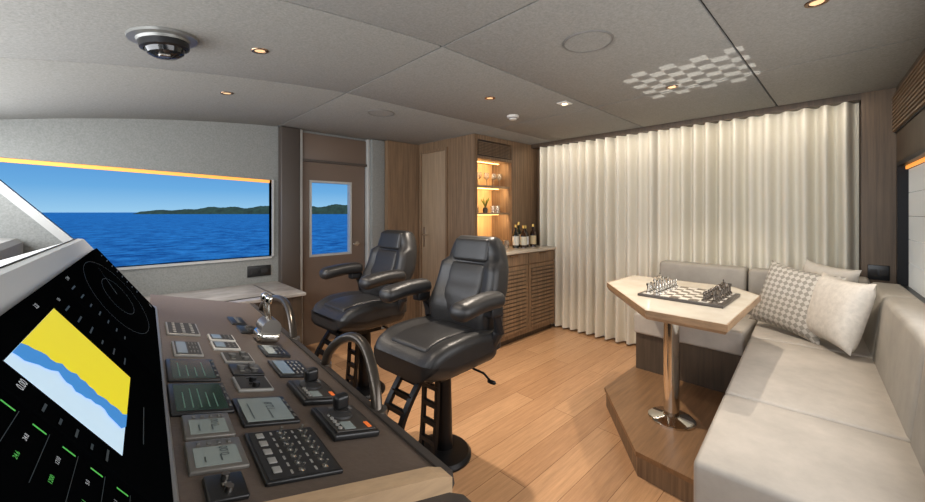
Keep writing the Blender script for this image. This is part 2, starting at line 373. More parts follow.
def back(x0,x1,y0,y1,z0,z1,mw=None,axis='y',lean=.05,name='backrest'):
    sx,sy,sz=x1-x0,y1-y0,z1-z0
    def df(x,y,z):
        s=(.5-z/sz)
        if axis=='y': return (x,y+lean*s if y>0 else y,z)
        return (x-(lean*s if x<0 else 0),y,z)
    m0=T(((x0+x1)/2,(y0+y1)/2,(z0+z1)/2)); m0=(mw@m0) if mw is not None else m0
    wparent(MB().rbox(sx,sy,sz,.028,mat=m0,deform=df,mid=5).build(name,sofam2,ang=60),sf)
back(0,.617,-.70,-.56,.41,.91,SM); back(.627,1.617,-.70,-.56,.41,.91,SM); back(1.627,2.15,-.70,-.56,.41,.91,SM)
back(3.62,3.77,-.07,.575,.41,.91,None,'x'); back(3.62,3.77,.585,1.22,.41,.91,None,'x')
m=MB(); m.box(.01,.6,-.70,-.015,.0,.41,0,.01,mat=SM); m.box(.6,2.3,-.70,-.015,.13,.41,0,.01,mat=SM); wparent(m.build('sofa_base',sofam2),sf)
m=MB(); m.box(3.03,3.76,.45,1.19,.13,.41); wparent(m.build('wood_base',wooddk,smooth=False),sf,'dark oak base panel')
# pillows
def pillow(loc,roll,ry,rz,s,t,mat,label):
    v=[];f=[];n=18
    for sg in (1,-1):
        o=len(v)
        for i in range(n+1):
            for j in range(n+1):
                u=-1+2*i/n; w=-1+2*j/n
                e=(max(0,1-u**4)*max(0,1-w**4))**.55
                cx=u*(1-.10*(1-w*w)*u*u); cy=w*(1-.10*(1-u*u)*w*w)
                v.append((cx*s/2,cy*s/2,sg*t/2*e))
        for i in range(n):
            for j in range(n): 
                q=[o+i*(n+1)+j,o+(i+1)*(n+1)+j,o+(i+1)*(n+1)+j+1,o+i*(n+1)+j+1]; f.append(q if sg>0 else q[::-1])
    MB().add(v,f).build('throw_pillow',mat,mw=T(loc)@R(rz,'Z')@R(ry,'Y')@R(roll,'Z'),label=label,cat='pillow',ang=70)
pilw=M('white_linen',(204,198,188),.85,var=.12,scale=40,bump=.2,detail=8); pilg=M('pale_grey_linen',(190,184,174),.85,var=.06,scale=30)
pillow((3.22,.275,.785),-6,-70,-30,.44,.13,latt,'grey and white lattice-patterned pillow leaning on the sofa back')
pillow((3.46,.14,.83),-4,-78,-40,.36,.11,pilg,'pale grey pillow behind the white one in the sofa corner')
pillow((3.04,.075,.785),0,-74,-58,.40,.14,pilw,'white linen pillow leaning in the sofa corner')
# ------------------------------------------------------------ table
tb=root('pedestal_table','stone-topped table with cut corners on a chrome pedestal','table',loc=(2.43,.75,.13))
bpy.context.view_layer.update()
tp=[(1.95,.38),(1.95,.72),(2.53,1.19),(2.98,1.19),(2.98,.55),(2.78,.38)]
cx,cy=2.45,.76
def ins(k): return [(cx+(x-cx)*k,cy+(y-cy)*k) for x,y in tp]
m=MB(); m.prism(ins(.985),.835,.862,0); wparent(m.build('table_top',marble,smooth=False),tb)
v=[];n=6
rings=[(ins(.985),.8625),(ins(1.0),.862),(ins(1.0),.832),(ins(.97),.815),(ins(.5),.81)]
for pl,z in rings: v+=[(x,y,z) for x,y in pl]
f=[(k*n+i,k*n+(i+1)%n,(k+1)*n+(i+1)%n,(k+1)*n+i) for k in range(4) for i in range(n)]+[[4*n+i for i in range(n)]]
wparent(MB().add(v,f).build('table_edge',M('table_edge_oak',(140,112,84),.35,var=.25,scale=12,stretch=(1,1,4)),smooth=False),tb)
m=MB(); m.lathe([(.001,0),(.125,0),(.125,.008),(.11,.018),(.05,.024),(.042,.03),(.042,.66),(.001,.66)],mat=T((2.43,.75,.13)),n=48); m.cyl(2.43,.75,.79,.81,.12)
wparent(m.build('pedestal',chrome),tb)
# chess set
bx,by,bz=2.47,.67,.862
def chk():
    m=bpy.data.materials.new('chess_squares'); m.use_nodes=True; nt=m.node_tree; b=nt.nodes['Principled BSDF']
    tc=nt.nodes.new('ShaderNodeTexCoord'); mp=nt.nodes.new('ShaderNodeMapping'); mp.inputs['Scale'].default_value=(1/.047,1/.047,0); mp.inputs['Location'].default_value=(0,0,.5)
    ck=nt.nodes.new('ShaderNodeTexChecker'); ck.inputs['Scale'].default_value=1; ck.inputs['Color1'].default_value=lin((225,218,205)); ck.inputs['Color2'].default_value=lin((110,98,86))
    nt.links.new(tc.outputs['Object'],mp.inputs[0]); nt.links.new(mp.outputs[0],ck.inputs[0]); nt.links.new(ck.outputs[0],b.inputs['Base Color']); b.inputs['Roughness'].default_value=.2; return m
cb=root('chess_board','dark framed chess board on the table','chess board',loc=(bx,by,bz))
m=MB(); m.box(-.21,.21,-.21,.21,0,.014,0,.003); m.build('board_frame',M('board_frame',(60,53,47),.35),parent=cb)
m=MB(); m.box(-.188,.188,-.188,.188,.0135,.0155); m.build('playing_field',chk(),parent=cb,smooth=False)
prof={'pawn':[(.001,0),(.013,0),(.013,.006),(.006,.012),(.0045,.026),(.008,.028),(.0045,.030),(.008,.036),(.006,.042),(.001,.045)],
'rook':[(.001,0),(.015,0),(.015,.008),(.008,.014),(.0075,.036),(.012,.04),(.012,.052),(.008,.052),(.008,.047),(.001,.047)],
'knight':[(.001,0),(.015,0),(.015,.008),(.008,.014),(.009,.02),(.001,.022)],
'bishop':[(.001,0),(.015,0),(.015,.008),(.007,.014),(.005,.038),(.010,.04),(.006,.043),(.009,.052),(.005,.062),(.0025,.066),(.001,.07)],
'queen':[(.001,0),(.016,0),(.016,.008),(.008,.016),(.0055,.048),(.011,.051),(.006,.054),(.011,.070),(.007,.068),(.003,.074),(.001,.077)],
'king':[(.001,0),(.016,0),(.016,.008),(.008,.016),(.006,.052),(.012,.055),(.007,.058),(.010,.074),(.003,.078),(.0025,.09),(.001,.09)]}
cm={'silver':M('piece_silver',(200,196,188),.2,metal=1),'pewter':M('piece_dark',(110,102,94),.25,metal=.8)}
pm={}
for k,pr in prof.items():
    for c_,mt in cm.items():
        m=MB().lathe([(r,z*1.1) for r,z in pr],n=14)
        if k=='knight': m.prism([(-.010,.022),(.009,.022),(.008,.046),(.003,.058),(-.002,.060),(-.014,.048),(-.013,.041),(-.004,.043)],-.005,.005,axis='y')
        if k=='king': m.box(-.006,.006,-.002,.002,.090,.095)
        pm[(k,c_)]=m.build('chess_'+k,mt); 
used=set()
def piece(k,c_,i,j):
    src=pm[(k,c_)]; key=(k,c_)
    if key in used: o=src.copy(); COL.objects.link(o)
    else: o=src; used.add(key)
    o.location=(bx-.1645+i*.047,by-.1645+j*.047,bz+.0155); o['label']=c_+' metal chess '+k+' standing on the board'; o['category']='chess piece'; o['group']=c_+' chess pieces'
order=['rook','knight','bishop','queen','king','bishop','knight','rook']
for i in range(8):
    piece(order[i],'silver',i,7); piece('pawn','silver',i,6); piece(order[i],'pewter',i,0); piece('pawn','pewter',i,1)
# ------------------------------------------------------------ helm chair (faces -x)
ch=root('helm_chair','black leather helm chair with armrests on a perforated pedestal','chair',loc=(0,0,0),group='helm chairs at the console')
MB().lathe([(.001,0),(.17,0),(.17,.012),(.155,.028),(.07,.04),(.001,.04)],n=40).build('base_plate',blackmetal,parent=ch)
m=MB()
m.cyl(.02,0,.03,.5,.052,r2=.042,n=28)
def strip(m,pts,w,th):
    n=len(pts); v=[];f=[]
    for i,(x,z) in enumerate(pts):
        a=pts[max(i-1,0)];b=pts[min(i+1,n-1)]; d=Vector((b[0]-a[0],b[1]-a[1])).normalized(); nn=Vector((-d.y,d.x))*th/2
        for s in (-1,1):
            for y in (w[0],w[1]): v.append((x+nn.x*s,y,z+nn.y*s))
    for i in range(n-1):
        o=i*4; p=o+4
        f+=[(o,o+1,p+1,p),(o+2,p+2,p+3,o+3),(o,p,p+2,o+2),(o+1,o+3,p+3,p+1)]
    f+=[(0,2,3,1),((n-1)*4,(n-1)*4+1,(n-1)*4+3,(n-1)*4+2)]
    m.add(v,f)
colp=[(-.075-.03*(1-t)**2,.03+.47*t) for t in [i/10 for i in range(11)]]
for y in ((-.062,-.04),(.04,.062)): strip(m,colp,y,.02)
for i in range(0,11,2): m.box(colp[i][0]-.012,colp[i][0]+.012,-.06,.06,colp[i][1]-.012,colp[i][1]+.012)
m.build('pedestal_column',blackmetal,parent=ch)
m=MB()
br=[]
for i in range(13):
    t=i/12; br.append((-.20-.17*math.sin(t*1.9)*1.0+.02*t, .52-.36*t))
for y in ((-.085,-.055),(.055,.085)): strip(m,br,y,.022)
for i in range(1,13,2): m.box(br[i][0]-.010,br[i][0]+.010,-.07,.07,br[i][1]-.013,br[i][1]+.013)
m.box(br[-1][0]-.14,br[-1][0]+.02,-.15,.15,.150,.168,0,.006); m.build('footrest',blackmetal,parent=ch)
MB().box(-.22,.18,-.14,.14,.50,.54,0,.01).box(-.1,.1,-.1,.1,.46,.5).build('seat_mount',blackmetal,parent=ch)
def seatd(x,y,z):
    k=abs(y)/.25; dz=.035*max(0,k-.6)/.4 if z>0 else 0
    dz-=(.055*max(0,(-x-.12)/.16)**2) if z>0 else (-.03*max(0,(-x-.12)/.16))
    sh=1-.10*(z<0)
    return (x,y*sh*(1-.10*(x<-.1)*((-x-.1)/.18)),z+dz+ (.012*math.cos(x*9) if z>0 else 0))
m=MB(); m.rbox(.56,.52,.17,.066,deform=seatd,mid=10,mat=T((-.03,0,.60)))
m.build('seat',leather,parent=ch,ang=70)
m=MB()
m.rbox(.38,.28,.03,.014,mat=T((-.05,0,.681)),mid=5,deform=lambda x,y,z:(x,y,z+(.010*math.cos(x*9))-.035*max(0,(-x-.08)/.11)**2*.5)); m.build('seat_pad',leather,parent=ch,ang=70)
BKM=T((.235,0,.66))@R(12,'Y')
def backd(x,y,z):
    t=(z+.29)/.58
    w=1.0 if t<.5 else (1.0-.05*(t-.5)/.2 if t<.7 else .95-.22*min(1,(t-.7)/.25)**1.3)
    w-=.10*max(0,(.25-t)/.25)
    fwd=-.06*(abs(y)/.23)**2*(t<.75) if x<0 else 0
    fwd-=.045*math.exp(-((t-.25)/.18)**2)+.03*max(0,t-.75)*4*.3
    return (x+fwd,y*w,z)
m=MB(); m.rbox(.14,.47,.60,.066,deform=backd,mid=12,mat=BKM@T((0,0,.25))); m.build('backrest',leather,parent=ch,ang=70)
m=MB(); m.rbox(.045,.27,.14,.021,mat=BKM@T((-.070,0,.455)),mid=4); m.build('headrest',leather,parent=ch,ang=70)
m=MB(); m.rbox(.040,.27,.345,.019,mat=BKM@T((-.074,0,.205)),mid=8,deform=lambda x,y,z:(x-.030*math.exp(-((z+.06)/.13)**2)-(.004*math.cos(z*60) if x<0 else 0),y,z))
m.build('back_pad',leather,parent=ch,ang=70)
for s in (1,-1):
    m=MB(); m.rbox(.36,.11,.09,.043,mat=T((-.01,s*.285,.872))@R(-3,'Y'),mid=4,deform=lambda x,y,z:(x,y*(1+.12*(x<0)),z+.014*math.cos(x*8)))
    ar=m.build('armrest',leather,parent=ch,ang=70)
    m=MB(); m.tube([(.16,s*.23,.62),(.17,s*.275,.70),(.15,s*.285,.80),(.10,s*.285,.85)],.03,n=10); m.box(.06,.16,s*.285-.03,s*.285+.03,.80,.855,0,.01)
    o=m.build('arm_bracket',leather2,parent=ar)
m=MB(); m.tube([(.05,-.12,.52),(.07,-.25,.50),(.06,-.30,.48)],.006); m.rbox(.02,.05,.02,.009,mat=T((.06,-.31,.475)),mid=2); m.build('adjust_lever',blk,parent=ch)
ch.matrix_world=T((1.37,1.60,0))@R(4,'Z')
bpy.context.view_layer.update()
dup(ch,T((1.43,2.58,0))@R(3,'Z'))
# ------------------------------------------------------------ helm console
C=Matrix(((.9978,.067,0,.13),(-.067,.9978,0,1.74),(0,0,1,0),(0,0,0,1)))
hc=root('helm_console','taupe leather helm console with sloped instrument desk and oak end trim','helm console',mw=C)
def zd(x): return 1.0-.266*x
m=MB(); m.prism([(.0,1.0),(.376,.90),(.376,.87),(0,.87)],-1.225,.34,axis='y'); m.build('desk_top',desk,parent=hc,smooth=False)
m=MB(); m.prism([(.376,.905),(.40,.895),(.405,.87),(.395,.855),(.372,.855)],-1.225,.34,axis='y'); m.prism([(0,.985),(.37,.888),(.40,.87),(.40,.855),(0,.855)],-1.29,-1.255,axis='y'); m.build('edge_moulding',deskdk,parent=hc)
m=MB(); m.prism([(-.35,.0),(.24,0),(.33,.75),(.37,.86),(-.35,.86)],-1.28,.32,axis='y'); m.build('console_body',deskdk,parent=hc,smooth=False)
m=MB(); m.prism([(0,1.012),(.35,.922),(.376,.910),(.376,.86),(0,.86)],-1.255,-1.222,axis='y'); m.build('end_trim',woodtrim,parent=hc,smooth=False)
hous=M('housing_white',(200,200,196),.4)
m=MB(); m.prism([(.012,.985),(-.172,1.26),(-.185,1.262),(-.36,1.20),(-.36,.86),(.012,.86)],-1.5,.03,axis='y'); m.build('monitor_housing',hous,parent=hc,smooth=False)
m=MB(); m.prism([(.002,1.0),(.018,.9985),(.016,1.004),(.004,1.012)],-1.24,.03,axis='y'); m.build('desk_bezel',M('bezel_light',(140,137,132),.35,metal=.4),parent=hc,smooth=False)
m=MB()
m.prism([(-.188,1.262),(-.20,1.257),(-.20,1.259),(-.188,1.264)],-1.5,.03,axis='y')
m.build('hood_stripe',blk2,parent=hc,smooth=False)
# dashboard behind the screens
m=MB(); m.prism([(-.8,0),(-.37,0),(-.37,1.15),(-.40,1.175),(-.8,1.22)],.3,3.84,axis='y'); m.build('dashboard',M('dash_fabric',(164,162,156),.8,var=.1,scale=60),label='grey upholstered dashboard below the windshield',cat='dashboard',smooth=False)
# grab rails
def arch(y0,y1,h):
    pts=[]
    for i in range(17):
        t=i/16; y=y0+(y1-y0)*t; z=.885+h*(math.sin(pi*t)**.55 if 0<t<1 else 0); pts.append((.392+.03*math.sin(pi*t),y,z))
    r=root('grab_rail','dark bronze arched grab rail on the console edge','grab rail',mw=C,group='grab rails on the console')
    MB().tube(pts,.013,n=12).build('rail_hoop',M('dark_bronze',(84,77,70),.3,metal=.8),parent=r)
    for y in (y0,y1):
        MB().cyl(.392,y,.87,.9,.022).build('rail_foot',steel,parent=r)
arch(-.62,-.96,.125); arch(.20,-.32,.10)
# monitors
mb_=Matrix(((.067,-.178/.32*.9978,.831*.9978,0),(.9978,.178/.32*.067,-.831*.067,0),(0,.831,.556,0),(0,0,0,1)))
def mon(y,v):
    p=C@Vector((.012-.556*v+.006*.831,y,.985+.831*v*1.0+.006*.556)); return T(p)@mb_
green=M('readout_green',(80,180,80),.5,emis=.45); wht=M('readout_white',(180,185,190),.5,emis=.35); gry=M('readout_grey',(50,60,64),.5,emis=.1)
yel=M('chart_yellow',(218,203,28),.5,emis=.6); blu=M('chart_blue',(60,135,205),.5,emis=.5); pale=M('chart_pale',(190,215,232),.5,emis=.55)
def monitor(yc,w,label):
    r=root('navigation_monitor',label,'monitor',mw=mon(yc,.17),group='monitors in the console')
    MB().box(-w/2,w/2,-.160,.118,-.01,.006,0,.002).build('screen_glass',glassblk,parent=r)
    return r
def rect(m,x0,x1,y0,y1,z,mi=0): m.add([(x0,y0,z),(x1,y0,z),(x1,y1,z),(x0,y1,z)],[(0,1,2,3)],mi)
m1=monitor(-.385,.755,'black glass radar monitor with range rings in the silver console housing')
m=MB()
for rr in (.11,.22):
    v=[];f=[];N=64
    for i in range(N):
        a_=2*pi*i/N
        for q in (rr,rr+.0014): v.append((q*math.cos(a_)*1.1-.02,q*math.sin(a_)*.5-.005,.0075))
    f=[(2*i,2*i+1,(2*i+3)%(2*N),(2*i+2)%(2*N)) for i in range(N)]
    m.add(v,f)
m.build('range_rings',gry,parent=m1,smooth=False)
def lines(par,x,y0,n,dy,mat,lo=.02,hi=.045):
    for i in range(n):
        m=MB(); rect(m,x,x+random.uniform(lo,hi),y0-i*dy,y0+.003-i*dy,.0076); m.build('menu_line',mat,parent=par,smooth=False)
lines(m1,-.35,.085,7,.022,gry); lines(m1,.30,.09,8,.022,gry)
text('248.7',.011,wht,m1,.31,-.125,.008); text('12 NM',.010,wht,m1,-.31,.105,.008)
m=MB(); m.add([(-.02,0,.008),(-.022,.002,.008),(.08,.08,.008)],[(0,1,2)]); m.build('heading_line',gry,parent=m1,smooth=False)
m2=monitor(-.99,.455,'black glass chart monitor showing yellow land and pale blue water')
dx,dy=-.015,.016
def sh(l): return [(x+dx,y+dy) for x,y in l]
m=MB(); m.add([(x,y,.0068) for x,y in sh([(-.17,-.085),(.09,-.085),(.09,.07),(-.17,.07)])],[(0,1,2,3)]); m.build('chart_water',pale,parent=m2,smooth=False)
def zz(xb,seed,amp=.005,n=22):
    rnd=random.Random(seed); return [(xb(k/n)+rnd.uniform(-amp,amp),.07-.155*k/n) for k in range(n+1)]
e1=zz(lambda t:-.105+.055*t+.012*math.sin(t*5),3); e2=[(x-.036-.008*math.sin(i*.7),y) for i,(x,y) in enumerate(e1)]
m=MB(); m.add([(x,y,.0074) for x,y in sh(e1+[(.09,-.085),(.09,.07)])],[list(range(len(e1)+2))]); m.build('chart_land',yel,parent=m2,smooth=False)
m=MB(); q_=sh(e1)+sh(e2); n_=len(e1); m.add([(x,y,.0078) for x,y in q_],[(i,i+1,n_+i+1,n_+i) for i in range(n_-1)]); m.build('chart_shallows',blu,parent=m2,smooth=False)
text('0.00',.012,wht,m2,-.205,.06,.008); text('3.20',.010,wht,m2,.02,.104,.008); text('0.03',.008,wht,m2,.13,.09,.008)
lines(m2,.11,.07,6,.025,gry); lines(m2,-.222,.03,5,.02,gry,.01,.025)
m=MB(); rect(m,-.12,.0,-.1,-.0985,.0079); m.build('scale_bar',gry,parent=m2,smooth=False)
m3=monitor(-1.36,.275,'black glass engine monitor with green readouts')
for i,(a_,b_) in enumerate((('12.4','0.0'),('88','90'),('24.6','24.8'),('1200','1210'),('5.1','5.0'),('14.2','14.1'),('62','63'))):
    text(a_,.006,green,m3,.06,.10-i*.033,.008); text(b_,.006,wht,m3,.09,.10-i*.033,.008)
m=MB()
for i in range(7): rect(m,.04,.12,.115-i*.033,.1156-i*.033,.0076)
m.build('divider_lines',gry,parent=m3,smooth=False)
m=MB()
for i in range(6): rect(m,.115,.1175,.085-i*.033,.10-i*.033,.0076)
m.build('level_bars',green,parent=m3,smooth=False)
# desk instruments
ct,st=math.cos(math.atan(.266)),math.sin(math.atan(.266))
IB=C.to_3x3()@Matrix(((0,-ct,st),(1,0,0),(0,st,ct)))
def inst(x,y,name,label,cat):
    p=C@Vector((x,y,zd(x)+.0002)); mm=IB.to_4x4(); mm.translation=p
    return root(name,label,cat,mw=mm)
lcd=M('lcd_grey',(132,140,136),.2,emis=.12); lcdg=M('lcd_greenish',(34,60,52),.12,emis=.05); keym=M('key_grey',(105,104,101),.5); keyw=M('key_white',(150,148,143),.5); orange=M('indicator_orange',(215,105,45),.4,emis=.5); bez=M('bezel_grey',(112,108,102),.4,metal=.3)
slv=M('instrument_silver',(150,148,143),.4,metal=.3)
def screen_inst(x,y,w,h,bz_,scr,label,keys=0,lines=4):
    r=inst(x,y,'instrument_display',label,'instrument')
    MB().box(-w/2,w/2,-h/2,h/2,-.002,.006,0,.003).build('bezel',bz_,parent=r)
    kw=.2*w if keys else 0
    MB().box(-w/2+.009,w/2-.009-kw,-h/2+.010,h/2-.008,.0055,.0068).build('screen',scr,parent=r,smooth=False)
    m=MB()
    for i in range(lines): rect(m,-w/2+.018,-w/2+.018+(w-kw-.04)*random.uniform(.4,.95),h/2-.02-i*(h-.035)/lines-.002,h/2-.02-i*(h-.035)/lines,.0072)
    if lines: m.build('readout_lines',M('lcd_lines',(90,120,105),.5,emis=.2) if scr!=lcd else M('lcd_ink',(60,70,70),.5),parent=r,smooth=False)
    if scr is lcd: text('12.8' if h>.09 else '0.00',h*.22,M('lcd_ink',(60,70,70),.5),r,-kw/2+.01,-.01,.0074)
    for i in range(keys): MB().box(w/2-kw,w/2-.010,h/2-.014-i*(h-.02)/keys-.005,h/2-.014-i*(h-.02)/keys,.0055,.0075,0,.001).build('button',keym,parent=r)
    if not keys:
        for i in range(4): MB().box(-w/2+.02+i*(w-.05)/3,-w/2+.03+i*(w-.05)/3,-h/2+.003,-h/2+.0075,.0055,.007,0,.0006).build('button',keym,parent=r)
def keypad(x,y,w,h,nx,ny,label,bz_=blk,km=keym,scr=False,knob=False,ks=.25):
    r=inst(x,y,'control_keypad',label,'control panel')
    MB().box(-w/2,w/2,-h/2,h/2,-.002,.006,0,.003).build('bezel',bz_,parent=r)
    if bz_ is not blk: MB().box(-w/2+.005,w/2-.005,-h/2+.005,h/2-.005,.0055,.0066).build('face_plate',blk2,parent=r,smooth=False)
    top=h/2-.008-(.4*h if scr else 0)
    if scr: MB().box(-w/2+.012,w/2-.012,top+.004,h/2-.008,.0062,.0078).build('screen',lcd,parent=r,smooth=False)
    cw=(w-.016)/nx; rh=(top+h/2-.008)/ny
    for i in range(nx):
        for j in range(ny):
            x0=-w/2+.008+i*cw; y0=-h/2+.008+j*rh
            if knob and (i+j)%2==0: MB().cyl(x0+cw/2,y0+rh/2,.006,.006+.5*ks*.04,min(cw,rh)*ks,n=14).build('knob',km,parent=r)
            else: MB().box(x0+cw*.25,x0+cw*.75,y0+rh*.32,y0+rh*.68,.006,.008,0,.0008).build('button',km,parent=r)
def toggles(x,y,w,h,label):
    r=inst(x,y,'switch_panel',label,'control panel')
    MB().box(-w/2,w/2,-h/2,h/2,-.002,.006,0,.003).build('bezel',blk,parent=r)
    MB().box(-w/2+.005,w/2-.005,-h/2+.005,h/2-.005,.0055,.0066).build('face_plate',blk2,parent=r,smooth=False)
    for i in range(7):
        xx=-w/2+.016+i*(w-.032)/6
        for j in range(2):
            yy=-.030+j*.036
            MB().lathe([(.0055,.006),(.0055,.0085),(.002,.009),(.0022,.017),(.001,.018)],n=10,mat=T((xx,yy,0))@R(12,'X')).build('toggle_switch',M('toggle_chrome',(170,168,162),.2,metal=.9),parent=r)
            MB().box(xx-.005,xx+.005,yy+.011,yy+.014,.0064,.0072).build('switch_legend',keyw,parent=r,smooth=False)
    for i in range(5): MB().box(-w/2+.018+i*.027,-w/2+.034+i*.027,h/2-.026,h/2-.014,.0064,.0085,0,.001).build('button',keyw,parent=r)
def joystick(x,y,w,h,label):
    r=inst(x,y,'joystick_control',label,'joystick')
    MB().box(-w/2,w/2,-h/2,h/2,-.002,.012,0,.005).build('bezel',blk,parent=r)
    MB().box(-w/2+.008,w/2-.008,-h/2+.008,h/2-.008,.0115,.014,0,.002).build('face_plate',M('joystick_face',(58,54,50),.4),parent=r)
    MB().lathe([(.026,.013),(.024,.018),(.015,.023),(.015,.026),(.001,.027)],n=18,mat=T((.014,.006,0))).build('rubber_boot',blk2,parent=r)
    MB().rbox(.022,.030,.030,.008,mat=T((.014,.010,.040))@R(-15,'X'),mid=2).build('joystick_knob',blk,parent=r)
    MB().box(-w/2+.014,-w/2+.036,-h/2+.014,-h/2+.022,.0135,.0152).build('indicator_display',orange,parent=r,smooth=False)
    MB().box(-w/2+.014,-w/2+.044,.0,.022,.0135,.0152).build('status_screen',lcd,parent=r,smooth=False)
    for i in range(5): MB().cyl(-w/2+.02+i*.014,h/2-.018,.0135,.0165,.004,n=10).build('button',keyw,parent=r)
    for i in range(3): MB().box(w/2-.028,w/2-.014,-h/2+.016+i*.02,-h/2+.024+i*.02,.0135,.0155,0,.001).build('button',orange if i==1 else keym,parent=r)
keypad(.073,-.277,.15,.085,6,3,'silver framed keypad on the console desk',slv,keyw)
keypad(.070,-.50,.13,.065,3,3,'small black keypad with lcd on the console desk',slv,keym,scr=True)
screen_inst(.068,-.674,.15,.098,blk,lcdg,'black dark-screened multifunction display on the desk',0,4)
screen_inst(.067,-.846,.15,.10,blk,lcdg,'large black dark-screened display with green readouts',0,5)
screen_inst(.067,-.972,.088,.072,bez,lcd,'grey autopilot display with side buttons',4,2)
screen_inst(.067,-1.072,.09,.076,bez,lcd,'grey bezelled depth display with side buttons',4,2)
keypad(.067,-1.160,.06,.048,3,1,'black round-button switch panel on the desk',blk,steel,knob=True,ks=.35)
keypad(.165,-.368,.07,.07,3,2,'white small keypad on the console desk',white,keym,scr=True)
keypad(.163,-.459,.075,.07,3,2,'white keypad with small lcd on the desk',white,keym,scr=True)
keypad(.175,-.575,.085,.072,3,2,'silver control with dial on the desk',slv,keym,knob=True,ks=.35)
keypad(.178,-.675,.08,.07,3,2,'black dial control on the desk',blk,keym,knob=True,ks=.35)
keypad(.173,-.775,.085,.074,4,1,'rounded black trackball-style control',slv,blk,knob=True,ks=.45)
screen_inst(.166,-.925,.125,.10,blk,lcd,'black radio control with pale lcd screen',0,2)
toggles(.168,-1.095,.155,.115,'large black panel of chrome toggle switches and keys')
keypad(.262,-.235,.10,.06,4,1,'black switch panel beside the throttle',blk,steel,knob=True,ks=.4)
keypad(.25,-.10,.12,.05,5,1,'narrow black switch strip at the console end',blk,keym)
keypad(.284,-.4985,.11,.07,3,2,'black keypad with lit lcd beside the joystick row',blk,keym,scr=True)
keypad(.284,-.665,.13,.085,4,3,'black lcd keypad controller on the desk edge',blk,keyw,scr=True)
joystick(.286,-.845,.13,.088,'black joystick controller with small orange display')
joystick(.291,-1.01,.13,.095,'black joystick controller with orange display near the oak trim')
th=inst(.29,-.36,'engine_throttle','chrome twin-lever engine throttle on the console','throttle')
MB().rbox(.09,.07,.035,.015,mat=T((0,0,.0175)),mid=3).build('throttle_base',chrome,parent=th)
MB().cyl(0,0,-.04,.04,.03,mat=T((0,0,.045))@R(90,'Y')).build('throttle_drum',steel,parent=th)
for s in (-1,1):
    m=MB(); m.tube([(s*.022,0,.05),(s*.024,.02,.10),(s*.026,.028,.125)],.006); m.rbox(.035,.022,.03,.010,mat=T((s*.026,.03,.135)),mid=2); m.build('throttle_lever',chrome,parent=th)
# ------------------------------------------------------------ side counter under window
sc=root('side_counter','low side counter with veined marble top below the sea window','counter',loc=(.6,3.5,0))
bpy.context.view_layer.update()
m=MB(); m.box(-.2,1.22,3.12,3.85,.665,.69,0,.004); wparent(m.build('counter_top',marbled),sc)
m=MB(); m.box(-.18,1.20,3.16,3.84,0,.665); wparent(m.build('counter_body',wooddk,smooth=False),sc)
m=MB(); m.box(.2,1.0,3.2,3.75,.69,.694,1); m.box(.215,.985,3.215,3.735,.693,.697,0); wparent(m.build('inset_hatch',[marbled,blk2],smooth=False),sc)
wp=root('switch_panel','black rectangular switch panel on the grey wall under the window','switch panel',loc=(1.07,3.86,.80))
MB().box(-.10,.10,-.012,0,-.05,.05,0,.004).build('face_plate',blk,parent=wp)
for i in range(2): MB().box(-.07+i*.085,-.01+i*.085,-.017,-.012,-.02,.02,0,.003).build('rocker_switch',blk2,parent=wp)
wo=root('wall_outlet','black double socket outlet on the oak pilaster','outlet',loc=(3.80,-.11,.94))
MB().box(-.01,0,-.05,.05,-.05,.05,0,.003).build('face_plate',blk,parent=wo)
for s in (-1,1): MB().box(-.014,-.01,s*.023-.017,s*.023+.017,-.02,.02,0,.002).build('socket',blk2,parent=wo)
# ------------------------------------------------------------ ceiling fittings
def slope(X): 
    s=max(0,1.23-X); return math.atan((.0515+.092*s) if s>0 else 0)
def cm_(x,y): return T((x,y,cz(x)))@Matrix.Rotation(-slope(x),4,'Y')
def down(x,y,e=22,sz=100):
    r=root('ceiling_downlight','small round bronze-rimmed recessed ceiling downlight','ceiling light',mw=cm_(x,y),group='ceiling downlights')
    MB().lathe([(.024,-.001),(.026,-.004),(.036,-.004),(.038,0),(.036,.002),(.024,.012),(.024,.003)]).build('trim_ring',bronze,parent=r)
    MB().cyl(0,0,-.002,.004,.022).build('lamp_lens',M('lamp_lens_dim',(240,200,150),.4,emis=.8),parent=r)
    l=bpy.data.lights.new('downlight_beam','SPOT'); l.energy=e; l.spot_size=math.radians(sz); l.spot_blend=.5; l.color=(1,.87,.73); l.shadow_soft_size=.02
    o=bpy.data.objects.new('downlight_beam',l); COL.objects.link(o); o.parent=r; o.location=(0,0,-.02)
for x,y in ((.547,1.96),(.593,2.826)): down(x,y,40)
down(2.717,.835,55,110); down(2.03,1.827,125,100); down(2.03,.104,24)
for (x,y,rr) in ((1.70,.896,.11),(1.684,2.73,.10)):
    r=root('ceiling_speaker','flush round fabric-covered speaker in the ceiling','speaker',mw=cm_(x,y),group='ceiling speakers')
    MB().lathe([(rr-.002,0),(rr-.001,-.005),(rr+.005,-.006),(rr+.009,0)],n=40).build('rim',M('speaker_rim',(104,102,98),.6),parent=r); MB().cyl(0,0,-.003,.001,rr,n=40).build('grille',fabric,parent=r)
r=root('smoke_detector','small white round smoke detector on the ceiling','smoke detector',mw=cm_(2.55,2.03))
MB().lathe([(.001,-.035),(.03,-.033),(.034,-.02),(.05,-.016),(.052,0),(.001,0)]).build('housing',white,parent=r); MB().lathe([(.035,-.024),(.036,-.02),(.034,-.018)]).build('vent_band',blk,parent=r)
r=root('ceiling_sensor','white flat square sensor in the ceiling','sensor',mw=cm_(2.53,1.52))
MB().box(-.05,.05,-.04,.04,-.008,0,0,.004).build('face_plate',white,parent=r); MB().cyl(0,0,-.012,-.007,.02).build('lens',lens,parent=r)
r=root('dome_camera','black dome security camera with silver ring on the ceiling','security camera',mw=cm_(.187,1.98))
